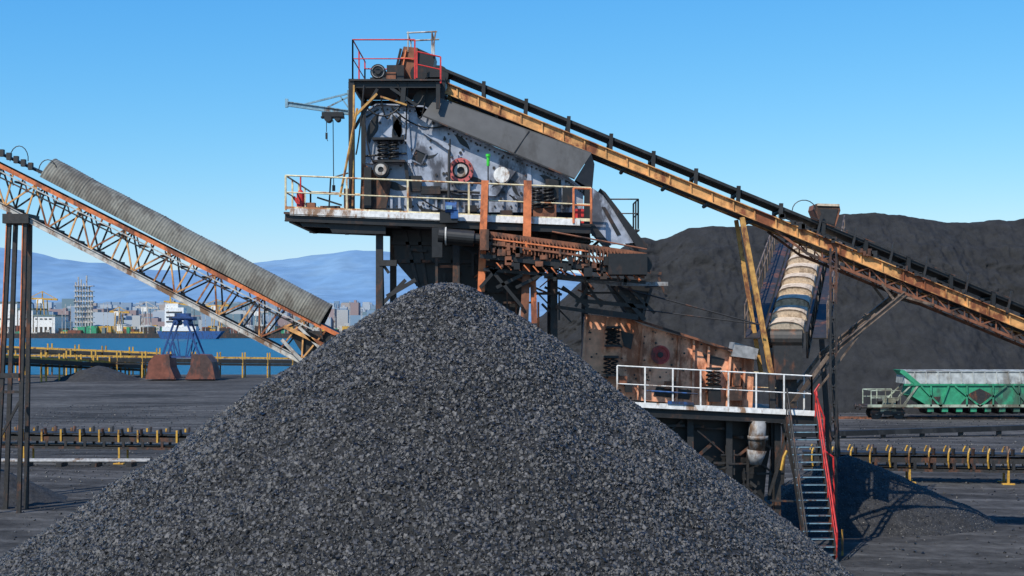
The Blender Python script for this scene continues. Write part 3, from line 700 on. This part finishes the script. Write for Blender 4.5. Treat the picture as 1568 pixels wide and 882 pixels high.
for s_ in (1,-1):
    a=A+sd*s_*1.2;b_=B+sd*s_*1.2
    fb.beam(a-up*.2,b_-up*.2,.55,.05)
    r_=T.p('walkway_rail','dgrey')
    for i in range(13): q=a.lerp(b_,i/12)+sd*s_*.25;r_.cyl(q-up*.2,q+Z*1.0,.025,6)
    r_.cyl(a+sd*s_*.25+Z,b_+sd*s_*.25+Z,.03,6);r_.cyl(a+sd*s_*.25+Z*.5,b_+sd*s_*.25+Z*.5,.025,6)
fb.cyl(B-sd*.6-up*.2,B+sd*.6-up*.2,.35,16);fb.box(B-up*1.0+dr*.3,1.0,.9,1.2);fb.box(B-up*2.0+dr*.3,.6,.8,1.4)
for t in (.02,.45):
    for s_ in (-1,1): q=A+dr*Ln*t+sd*s_*.7-up*.9;fb.ibeam(q,gz(q)+sd*s_*.6,.18,.18)
T.done()

# ------------------------------------------------------------------ left covered conveyor
T=Thing('covered_conveyor');D=60;W=1.3
cv=T.p('corrugated_cover','corr',True)
a=P(62,271,D,W/2);b_=P(490,497,D,W/2);dr=(b_-a);Ln=dr.length;dr.normalize();sd=Y.copy();up=dr.cross(sd).normalized()
if up.z<0: up=-up
vs=[];fs=[];nr=640;seg=18
for j in range(nr+1):
    t=j/nr;c=a+dr*Ln*t;pan=(t*7.6)%1
    R=.88+.006*math.sin(t*Ln*2*math.pi/.125)+(.012 if pan<.03 else 0)+.03*noise.noise(Vector((t*9,0,0)))
    for k in range(seg+1):
        an=math.pi*(k/seg);vs.append(c+sd*math.cos(an)*R*.86+up*(math.sin(an)*R*1.08))
for j in range(nr):
    for k in range(seg): q=j*(seg+1)+k;fs.append((q,q+1,q+seg+2,q+seg+1))
cv.add(vs,fs)
kb=T.p('mouth_and_belt','rubber');kb.plate([b_+sd*math.cos(math.pi*k/12)*.7+up*math.sin(math.pi*k/12)*.86-dr*.3 for k in range(13)],dr*.05)
kb.beam(P(-220,135,D,W/2),P(75,270,D,W/2),W*.9,.1)
kb.beam(P(480,492,D,W/2),P(545,527,D,W/2),W*.8,.1)
oo=T.p('orange_chords','orange');gg=T.p('grey_chords','lgrey');tb=T.p('truss_members','ochre');td=T.p('dark_members','dark')
for dy in (0,W):
    m_=oo if dy==0 else td
    m_.beam(P(-220,144,D,dy),P(520,514,D,dy),.1,.17)
    if dy==0: gg.ibeam(P(-220,200,D,dy),P(466,555,D,dy),.14,.24,.03)
    else: td.beam(P(-220,200,D,dy),P(466,555,D,dy),.12,.18)
    truss(tb if dy==0 else td,P(-220,147,D,dy),P(500,505,D,dy),P(-220,198,D,dy),P(462,550,D,dy),21,.065)
m1=P(-220,162,D,-.05);m2=P(490,515,D,-.05);td.beam(m1,m2,.05,.06)
for i in range(34):
    q=m1.lerp(m2,i/33);td.beam(q+Z*.35,q-Z*.12+X*.12,.05)
gg.beam(P(0,262,D,-.12),P(480,505,D,-.12),.05,.05)
for i in range(22):
    t=i/21;q=P(-200,165,D).lerp(P(470,505,D),t);td.beam(q,q+Y*W,.08);q=P(-200,205,D).lerp(P(460,548,D),t);td.beam(q,q+Y*W,.08)
for cx,cy,w,h in [(28,243,14,20),(72,262,14,18)]:
    td.path([P(cx+w*math.cos(math.radians(a_)),cy-h*math.sin(math.radians(a_)),D,.1) for a_ in range(-10,191,20)],.02)
for i in range(8):
    x=-30+i*11;td.box(P(x,228+(x)*.46+5,D,.0),.18,.2,.3)
td.plate([P(x,y,D,.1) for x,y in [(440,505),(500,508),(530,522),(500,560),(470,552),(455,530)]],(0,1.1,0))
gg.beam(P(432,520,D,-.1),P(470,560,D,-.1),.1,.14);gg.beam(P(458,500,D,-.1),P(505,548,D,-.1),.1,.12);tb.beam(P(436,500,D,-.1),P(500,530,D,-.1),.1,.16)
td.cyl(P(515,520,D,0),P(515,520,D,W),.32,16)
lgp=T.p('support_legs','dark');lo_=T.p('leg_edges','orange')
for (x0,y0,x1,dy) in [(39,335,29,0),(15,325,-6,0),(30,335,24,W),(8,325,-8,W)]:
    t=P(x0,y0,D,dy);bt=P(x1,700,D,dy);bt.z=0;lgp.ibeam(t,bt,.17,.17,.05)
    if dy==0: lo_.beam(t+Vector((-.08,-.11,0)),t.lerp(bt,.55)+Vector((-.08,-.11,0)),.04,.03)
lgp.box(P(26,335,D,.5),1.1,1.4,.4);lgp.beam(P(10,330,D),P(36,345,D),.1)
lgp.beam(P(-10,600,D),P(34,600,D),.12);lgp.beam(P(-4,575,D),P(32,575,D),.25,.2);lgp.beam(P(-5,680,D),P(30,615,D),.1)
for dy in (0,W): t=P(-160,235,D,dy);lgp.ibeam(t,gz(t),.22,.22)
T.done()

# ------------------------------------------------------------------ grab
T=Thing('clamshell_grab');D=200
bl=T.p('blue_frame','dblue');bc=T.p('buckets','bucket')
for s_ in (-1,1):
    cx=281+s_*31
    bc.plate([P(cx-s_*14,542,D,-2),P(cx+s_*8,543,D,-2),P(cx+s_*17,554,D,-2),P(cx+s_*22,580,D,-2),P(cx-s_*24,580,D,-2),P(cx-s_*16,562,D,-2)],(0,4,0))
    bc.beam(P(cx-s_*22,578,D,-2.05),P(cx+s_*20,578,D,-2.05),.12,.3)
    for dy in (-1.5,1.5):
        bl.beam(P(280+s_*9,492,D,dy),P(cx-s_*2,546,D,dy),.24);bl.beam(P(280+s_*13,510,D,dy),P(280+s_*8,546,D,dy),.14)
        bl.beam(P(280+s_*18,524,D,dy),P(280+s_*10,546,D,dy),.14)
bl.box(P(280,488,D),3.4,2.4,.5);bl.box(P(280,483,D),2.0,1.6,.6);bl.beam(P(264,486,D,-1.5),P(296,486,D,-1.5),.2)
bl.beam(P(262,546,D,-1.5),P(298,546,D,-1.5),.3);bl.cyl(P(272,494,D,-1.5),P(272,494,D,1.5),.4,12);bl.cyl(P(288,494,D,-1.5),P(288,494,D,1.5),.4,12)
T.done()

def quayconv(name,x0,y0,d0,x1,y1,d1,n,deck):
    T=Thing(name);yl=T.p('yellow_frame','yellow');bk=T.p('belt','rubber');a=P(x0,y0,d0);b_=P(x1,y1,d1)
    for o in (0,2.0):
        off=Vector((0,o,0))
        yl.beam(a+off,b_+off,.15,.22);bk.beam(a+off-Z*deck,b_+off-Z*deck,.2,.25)
        for i in range(n+1):
            q=a.lerp(b_,i/n)+off;yl.beam(q+Z*.8,gz(q),.2)
    bk.beam(a-Z*deck*.5+Y,b_-Z*deck*.5+Y,2.2,deck*.55);T.done()
quayconv('quay_conveyor',-250,541,206,600,551,210,22,1.0)
quayconv('quay_conveyor.001',-200,535,165,215,557,215,14,1.0)
quayconv('quay_conveyor.002',-260,520,218,240,541,218,12,.8)

def lowconv(name,x0,x1,d0,d1,sp,zt,k=1):
    T=Thing(name);a=P(x0,600,d0);b_=P(x1,600,d1);a.z=b_.z=0
    dr=(b_-a);Ln=dr.length;dr.normalize();sd=Vector((-dr.y,dr.x,0))
    rb=T.p('belt','rubber');yl=T.p('yellow_idlers','yellow');fm=T.p('frame','dark')
    rb.beam(a+Z*(zt-.05)+sd*.6,b_+Z*(zt-.05)+sd*.6,1.2,.1)
    for o in (0,1.2): fm.beam(a+Z*(zt-.35)+sd*o,b_+Z*(zt-.35)+sd*o,.1,.25);fm.beam(a+Z*(zt-.85)+sd*o,b_+Z*(zt-.85)+sd*o,.06,.14)
    rb.beam(a+Z*(zt-.7)+sd*.6,b_+Z*(zt-.7)+sd*.6,1.0,.04)
    n=int(Ln/sp)
    for i in range(n):
        q=a+dr*(i+.5)*sp
        for o,s_ in ((0,-1),(1.2,1)):
            w=q+sd*o
            if k: yl.path([w+Z*(zt-.7)+sd*s_*.08,w+Z*(zt-.35)+sd*s_*.16-dr*.06,w+Z*(zt+.05)+sd*s_*.16-dr*.04,w+Z*(zt+.28)+sd*s_*.1+dr*.05],.045)
            else: yl.beam(w+Z*(zt-.5)+sd*s_*.08,w+Z*(zt+.2)+sd*s_*.08,.1)
            fm.cyl(w+Z*(zt-.05)+dr*.2,w+Z*(zt+.28)+sd*s_*.1+dr*.2,.09,6);fm.beam(w+Z*(zt-.8)+dr*.25,w+Z*(zt-.3)+dr*.25,.14,.1)
        fm.cyl(q+Z*(zt-.2),q+Z*(zt-.2)+sd*1.2,.06,6)
        if i%5==0:
            for o in (0,1.2): yl.beam(q+sd*o,q+sd*o+Z*(zt-.8),.1);yl.beam(q+sd*o-dr*.3+Z*.03,q+sd*o+dr*.3+Z*.03,.3,.06)
    T.done()
lowconv('ground_conveyor',-400,330,84,80,1.15,1.75,0)
lowconv('ground_conveyor.001',1230,2100,72,68,.95,1.5)
T=Thing('pipeline');g_=T.p('pipe','grey');a=P(-300,600,80);a.z=.3;b_=P(230,600,80);b_.z=.3;g_.cyl(a,b_,.1,10);g_.cyl(a+Vector((0,-.6,.0)),b_+Vector((0,-.6,0)),.06,8)
for i in range(10): q=a.lerp(b_,(i+.5)/10);T.p('sleepers','dark').box((q.x,q.y-.3,.11),.3,1.2,.22)
T.done()
T=Thing('pipeline.001');a=P(1200,600,98);a.z=.3;b_=P(2000,600,106);b_.z=.9;T.p('pipe','rubber').beam(a,b_,.6,.35)
for i in range(14): q=a.lerp(b_,(i+.5)/14);T.p('feet','dark').beam(q,gz(q),.3)
T.done()

# ------------------------------------------------------------------ hopper wagon
T=Thing('hopper_wagon');D=118
gn=T.p('body','green');rf=T.p('roof_hatches','roof');un=T.p('underframe','dark');pl=T.p('end_platform','palegreen')
def Wp(x,h,dy=0): q=P(x,600,D,dy);q.z=h;return q
gn.plate([Wp(1398,2.95),Wp(1632,2.95),Wp(1650,2.9),Wp(1600,1.0),Wp(1425,1.0),Wp(1395,2.0)],(0,2.9,0))
rf.plate([Wp(1386,2.98,.0),Wp(1386,3.95,.4),Wp(1386,4.12,1.45),Wp(1386,3.95,2.5),Wp(1386,2.98,2.9)],(Wp(1643,0)-Wp(1386,0)))
gn.beam(Wp(1380,4.05,.1),Wp(1406,2.9,-.05),.12,.3);gn.beam(Wp(1648,4.0,.1),Wp(1630,2.9,-.05),.12,.25)
gn.plate([Wp(1380,4.1,.2),Wp(1386,4.1,.2),Wp(1410,2.95,-.03),Wp(1396,2.95,-.03)],(0,2.4,0))
gn.beam(Wp(1384,2.9,-.06),Wp(1650,2.9,-.06),.12,.14);rf.beam(Wp(1384,3.98,.35),Wp(1645,3.98,.35),.1,.1)
for i in range(14):
    x=1402+i*18;rf.beam(Wp(x,3.0,-.05),Wp(x,4.0,.36),.07,.06)
for x0,x1 in ((1410,1440),(1452,1440),(1462,1500),(1540,1500),(1550,1575),(1610,1575),(1425,1425),(1480,1480),(1520,1520),(1560,1560),(1595,1595)):
    gn.beam(Wp(x0,2.8,-.08),Wp(x1,1.1,-.08),.14,.14)
for pts in ([(1468,1.1),(1532,1.1),(1515,2.2),(1500,2.6),(1485,2.2)],[(1428,1.1),(1436,1.1),(1440,1.9),(1424,1.9)],[(1563,1.1),(1590,1.1),(1580,2.0),(1572,2.0)]):  # dark sheets stand in for the shaded gaps between the hoppers
    un.plate([Wp(x,z,-.03) for x,z in pts],(0,.02,0))
un.beam(Wp(1330,1.05,1.45),Wp(1690,1.05,1.45),2.5,.22);pl.beam(Wp(1328,1.15,-.1),Wp(1692,1.15,-.1),.1,.22)
for i in range(9):
    x=1425+i*22;un.plate([Wp(x-8,1.0,.3),Wp(x+8,1.0,.3),Wp(x+3,.45,.3),Wp(x-3,.45,.3)],(0,2.2,0));gn.box(Wp(x,.8,.1),.5,.2,.3)
for cx in (1362,1655):
    for wx in (-17,17):
        for dy in (.6,2.1):
            c=Wp(cx+wx,.5,dy);un.cyl(c,c+Y*.13,.5,20);T.p('wheel_hubs','roof').cyl(c-Y*.06,c,.16,12)
        un.cyl(Wp(cx+wx,.5,.6),Wp(cx+wx,.5,2.2),.08,8)
    un.beam(Wp(cx-26,.6,.45),Wp(cx+26,.6,.45),.12,.3);pl.beam(Wp(cx-12,.75,.4),Wp(cx+12,.75,.4),.1,.25);un.box(Wp(cx,.5,.42),.7,.15,.45)
for xx in (1334,1686):
    s_=1 if xx<1500 else -1
    for dy in (0,2.8): 
        for q in (0,22,45): pl.cyl(Wp(xx+s_*q,1.2,dy),Wp(xx+s_*q,2.4,dy),.05,6)
        pl.cyl(Wp(xx,2.4,dy),Wp(xx+s_*45,2.4,dy),.05,6);pl.cyl(Wp(xx,1.8,dy),Wp(xx+s_*45,1.8,dy),.04,6)
        pl.beam(Wp(xx+s_*50,1.2,dy),Wp(xx+s_*72,2.9,dy),.15);pl.beam(Wp(xx+s_*30,1.2,dy),Wp(xx+s_*62,2.9,dy),.1)
    pl.cyl(Wp(xx,2.4,0),Wp(xx,2.4,2.8),.05,6);pl.box(Wp(xx+s_*30,1.5,.6),1.0,.5,.6);T.p('tank','dark').cyl(Wp(xx+s_*14,1.5,1),Wp(xx+s_*44,1.5,1),.28,12)
    for dy in (.6,2.2): un.cyl(Wp(xx-s_*14,1.0,dy),Wp(xx,1.0,dy),.1,8);un.cyl(Wp(xx-s_*16,1.0,dy),Wp(xx-s_*14,1.0,dy),.25,12)
T.done()
T=Thing('railway_track')
for dy in (.65,2.15): T.p('rails','brown').beam(Wp(1100,.05,dy),Wp(2300,.05,dy),.08,.14)
T.done()

# ------------------------------------------------------------------ far shore: port and city
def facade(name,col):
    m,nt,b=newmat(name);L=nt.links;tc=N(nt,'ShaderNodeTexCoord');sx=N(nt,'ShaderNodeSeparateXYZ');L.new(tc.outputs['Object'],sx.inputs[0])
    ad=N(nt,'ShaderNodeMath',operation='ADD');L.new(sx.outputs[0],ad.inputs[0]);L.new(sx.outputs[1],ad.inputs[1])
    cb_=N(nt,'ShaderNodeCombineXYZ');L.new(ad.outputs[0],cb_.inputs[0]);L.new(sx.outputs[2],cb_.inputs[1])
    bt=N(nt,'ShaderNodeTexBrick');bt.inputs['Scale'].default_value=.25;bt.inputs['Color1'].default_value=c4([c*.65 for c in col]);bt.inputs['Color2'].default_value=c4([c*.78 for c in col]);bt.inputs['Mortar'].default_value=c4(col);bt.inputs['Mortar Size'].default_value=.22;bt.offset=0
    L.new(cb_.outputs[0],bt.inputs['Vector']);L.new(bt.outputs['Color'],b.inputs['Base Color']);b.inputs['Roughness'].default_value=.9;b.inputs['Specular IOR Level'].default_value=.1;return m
cols=[(.36,.4,.45),(.22,.29,.38),(.35,.31,.29),(.29,.22,.22),(.18,.26,.35),(.4,.4,.4),(.15,.22,.26)]  # facade colours shifted towards blue to carry the distance haze
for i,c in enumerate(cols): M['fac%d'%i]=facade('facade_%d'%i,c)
random.seed(21)
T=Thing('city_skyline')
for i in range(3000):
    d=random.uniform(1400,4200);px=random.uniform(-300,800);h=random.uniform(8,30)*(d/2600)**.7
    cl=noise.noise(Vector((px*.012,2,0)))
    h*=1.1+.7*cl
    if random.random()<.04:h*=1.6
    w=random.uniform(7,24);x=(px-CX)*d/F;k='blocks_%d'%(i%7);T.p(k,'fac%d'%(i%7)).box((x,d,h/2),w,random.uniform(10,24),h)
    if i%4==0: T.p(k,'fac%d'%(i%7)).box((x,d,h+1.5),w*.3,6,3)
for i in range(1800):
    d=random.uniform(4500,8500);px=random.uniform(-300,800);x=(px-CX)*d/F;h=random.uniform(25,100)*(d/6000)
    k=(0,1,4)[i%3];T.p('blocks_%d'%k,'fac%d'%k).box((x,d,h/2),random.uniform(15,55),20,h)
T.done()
T=Thing('port_warehouse');w=T.p('walls','white');D=985
for x0,x1,y0 in [(-40,26,464),(28,50,474),(-120,-45,470),(52,84,484)]:
    w.box(((x0+x1)/2*D/F-CX*D/F,D+15,(8+(HZ-y0)*D/F)/2),(x1-x0)*D/F,30,8+(HZ-y0)*D/F)
    T.p('roof','farland').box(((x0+x1)/2*D/F-CX*D/F,D+15,8+(HZ-y0)*D/F+.5),(x1-x0)*D/F+1,31,1)
    for i in range(int((x1-x0)/7)): T.p('doors','dark').box(((x0+4+i*7)*D/F-CX*D/F,D-.1,3),1.6,.3,5);T.p('doors','dark').box(((x0+4+i*7)*D/F-CX*D/F,D-.1,11),1.8,.3,.8)
T.done()
def tank(name,px,d,r,h):
    T=Thing(name);x=(px-CX)*d/F;T.p('shell','white',False).cyl((x,d,0),(x,d,h),r,28);T.p('roof','lgrey').cyl((x,d,h),(x,d,h+r*.2),r*1.01,28,.5);T.p('shell','white').ring((x,d,h),Z,r,r+.3,.4,28);T.done()
for i,(px,r,h) in enumerate([(98,6,9),(150,5,6),(190,5,7),(225,5,6),(380,5,6),(410,5,7)]): tank('storage_tank' if i==0 else 'storage_tank.%03d'%i,px,1010,r,h)
T=Thing('process_tower');D=1000
for i in range(7):
    x=116+i*4.2;y=[432,424,428,434,422,438,446][i];T.p('columns','lgrey').cyl(P(x,500,D),P(x,y,D),.55,6)
for k in range(8): T.p('decks','lgrey').beam(P(114,438+k*8,D),P(144,438+k*8,D),4,.45)
for k in range(7): T.p('decks','lgrey').beam(P(116,438+k*8,D),P(142,446+k*8,D),.35);T.p('decks','lgrey').beam(P(142,438+k*8,D),P(116,446+k*8,D),.35)
T.done()
def crane(name,px,py,d,s,flip=1,mat='yellow'):
    T=Thing(name);m_=T.p('crane_frame',mat)
    for o in (-8,8):
        for dy in (0,8): m_.beam(P(px+o*s,503,d,dy),P(px+o*s*.6,py+14*s,d,dy),.6)
    m_.beam(P(px-24*s*flip,py+12*s,d,4),P(px+26*s*flip,py+14*s,d,4),1.5,1.3);m_.beam(P(px,py,d,4),P(px+26*s*flip,py+14*s,d,4),.45);m_.beam(P(px,py,d,4),P(px-24*s*flip,py+12*s,d,4),.45)
    m_.beam(P(px,py+12*s,d,4),P(px,py,d,4),.7);T.p('cab','white').box(P(px-4*s,py+17*s,d,4),4,4,3);T.done()
crane('harbour_crane',62,446,990,.9);crane('harbour_crane.001',330,458,1000,.8,-1);crane('harbour_crane.002',180,470,1000,.6);crane('harbour_crane.003',395,470,1000,.6,-1,'lgrey');crane('harbour_crane.004',222,462,1020,.7,1,'lgrey')
T=Thing('cargo_ship');D=900;w=T.p('superstructure','white')
def S(px,z,dy=0): q=P(px,500,D,dy);q.z=z;return q
T.p('hull','blue').plate([S(240,3.0),S(340,3.0),S(330,-2),S(246,-2)],(0,10,0));w.plate([S(248,2.5),S(300,2.5),S(300,6),S(248,6)],(0,9,0));w.box(S(266,12,5),12,8,12);w.box(S(262,19,5),8,7,3);T.p('mast','yellow').beam(S(248,22,5),S(296,19,5),1.0);T.p('mast','yellow').beam(S(258,16,5),S(258,26,5),.8)
for z in (9,12,15): T.p('doors','dark').box(S(266,z,.9),10,.3,.8)
T.done()
T=Thing('far_quay_wall');T.p('wall','dark').plate([Vector((-600,955,-2)),Vector((100,955,-2)),Vector((100,955,1.2)),Vector((-600,955,1.2))],(0,4,0))
random.seed(4)
for i in range(420):
    px=random.uniform(-100,640);q=P(px,500,random.uniform(962,1150));h=random.uniform(1.5,6.5);n_=random.choice(['containers_red','containers_white','containers_dark','containers_blue','containers_yellow','containers_dark','shrubs'])
    T.p(n_,{'containers_red':'bucket','containers_white':'lgrey','containers_dark':'dark','containers_blue':'farland','containers_yellow':'yellow','shrubs':'green'}[n_]).box((q.x,q.y,h/2),random.uniform(2,10),4,h)
for i in range(90):
    px=random.uniform(-100,640);q=P(px,500,970);q.z=0;T.p('light_masts','lgrey').beam(q,q+Z*random.uniform(8,24),.3)
T.done()

# ------------------------------------------------------------------ light, world, camera
SE,SAZ=math.radians(48),math.radians(216)
sv=Vector((math.sin(SAZ)*math.cos(SE),math.cos(SAZ)*math.cos(SE),math.sin(SE)))
ld=bpy.data.lights.new('sun','SUN');ld.energy=5.0;ld.angle=math.radians(.5);ld.color=(1,.94,.84)
lo=bpy.data.objects.new('sun',ld);lo.rotation_euler=sv.to_track_quat('Z','Y').to_euler();lo.location=(0,0,60);scene.collection.objects.link(lo)
w=bpy.data.worlds.new('World');scene.world=w;w.use_nodes=True;nt=w.node_tree
bg=nt.nodes['Background'];sk=nt.nodes.new('ShaderNodeTexSky');sk.sky_type='NISHITA';sk.sun_disc=False;sk.sun_elevation=SE;sk.sun_rotation=SAZ
sk.air_density=1.0;sk.dust_density=.3;sk.ozone_density=3
# clear-air colour response of the sky (per channel)
sp_=nt.nodes.new('ShaderNodeSeparateColor');cb=nt.nodes.new('ShaderNodeCombineColor');nt.links.new(sk.outputs[0],sp_.inputs[0])
for i,(p_,a_) in enumerate([(1.6,.98),(.9,.95),(.45,1.08)]):
    m1=nt.nodes.new('ShaderNodeMath');m1.operation='MULTIPLY';m1.inputs[1].default_value=.12
    m2=nt.nodes.new('ShaderNodeMath');m2.operation='POWER';m2.inputs[1].default_value=p_
    m3=nt.nodes.new('ShaderNodeMath');m3.operation='MULTIPLY';m3.inputs[1].default_value=a_*10
    nt.links.new(sp_.outputs[i],m1.inputs[0]);nt.links.new(m1.outputs[0],m2.inputs[0]);nt.links.new(m2.outputs[0],m3.inputs[0]);nt.links.new(m3.outputs[0],cb.inputs[i])
nt.links.new(cb.outputs[0],bg.inputs[0]);bg.inputs[1].default_value=.1
cd=bpy.data.cameras.new('camera');cd.lens=50;cd.sensor_width=36;cd.shift_y=54/1568;cd.clip_end=60000;cd.clip_start=.5
co=bpy.data.objects.new('camera',cd);co.location=(0,0,CH);co.rotation_euler=(math.pi/2,0,0);scene.collection.objects.link(co);scene.camera=co
scene.view_settings.view_transform='Standard';scene.view_settings.look='None';scene.view_settings.exposure=0
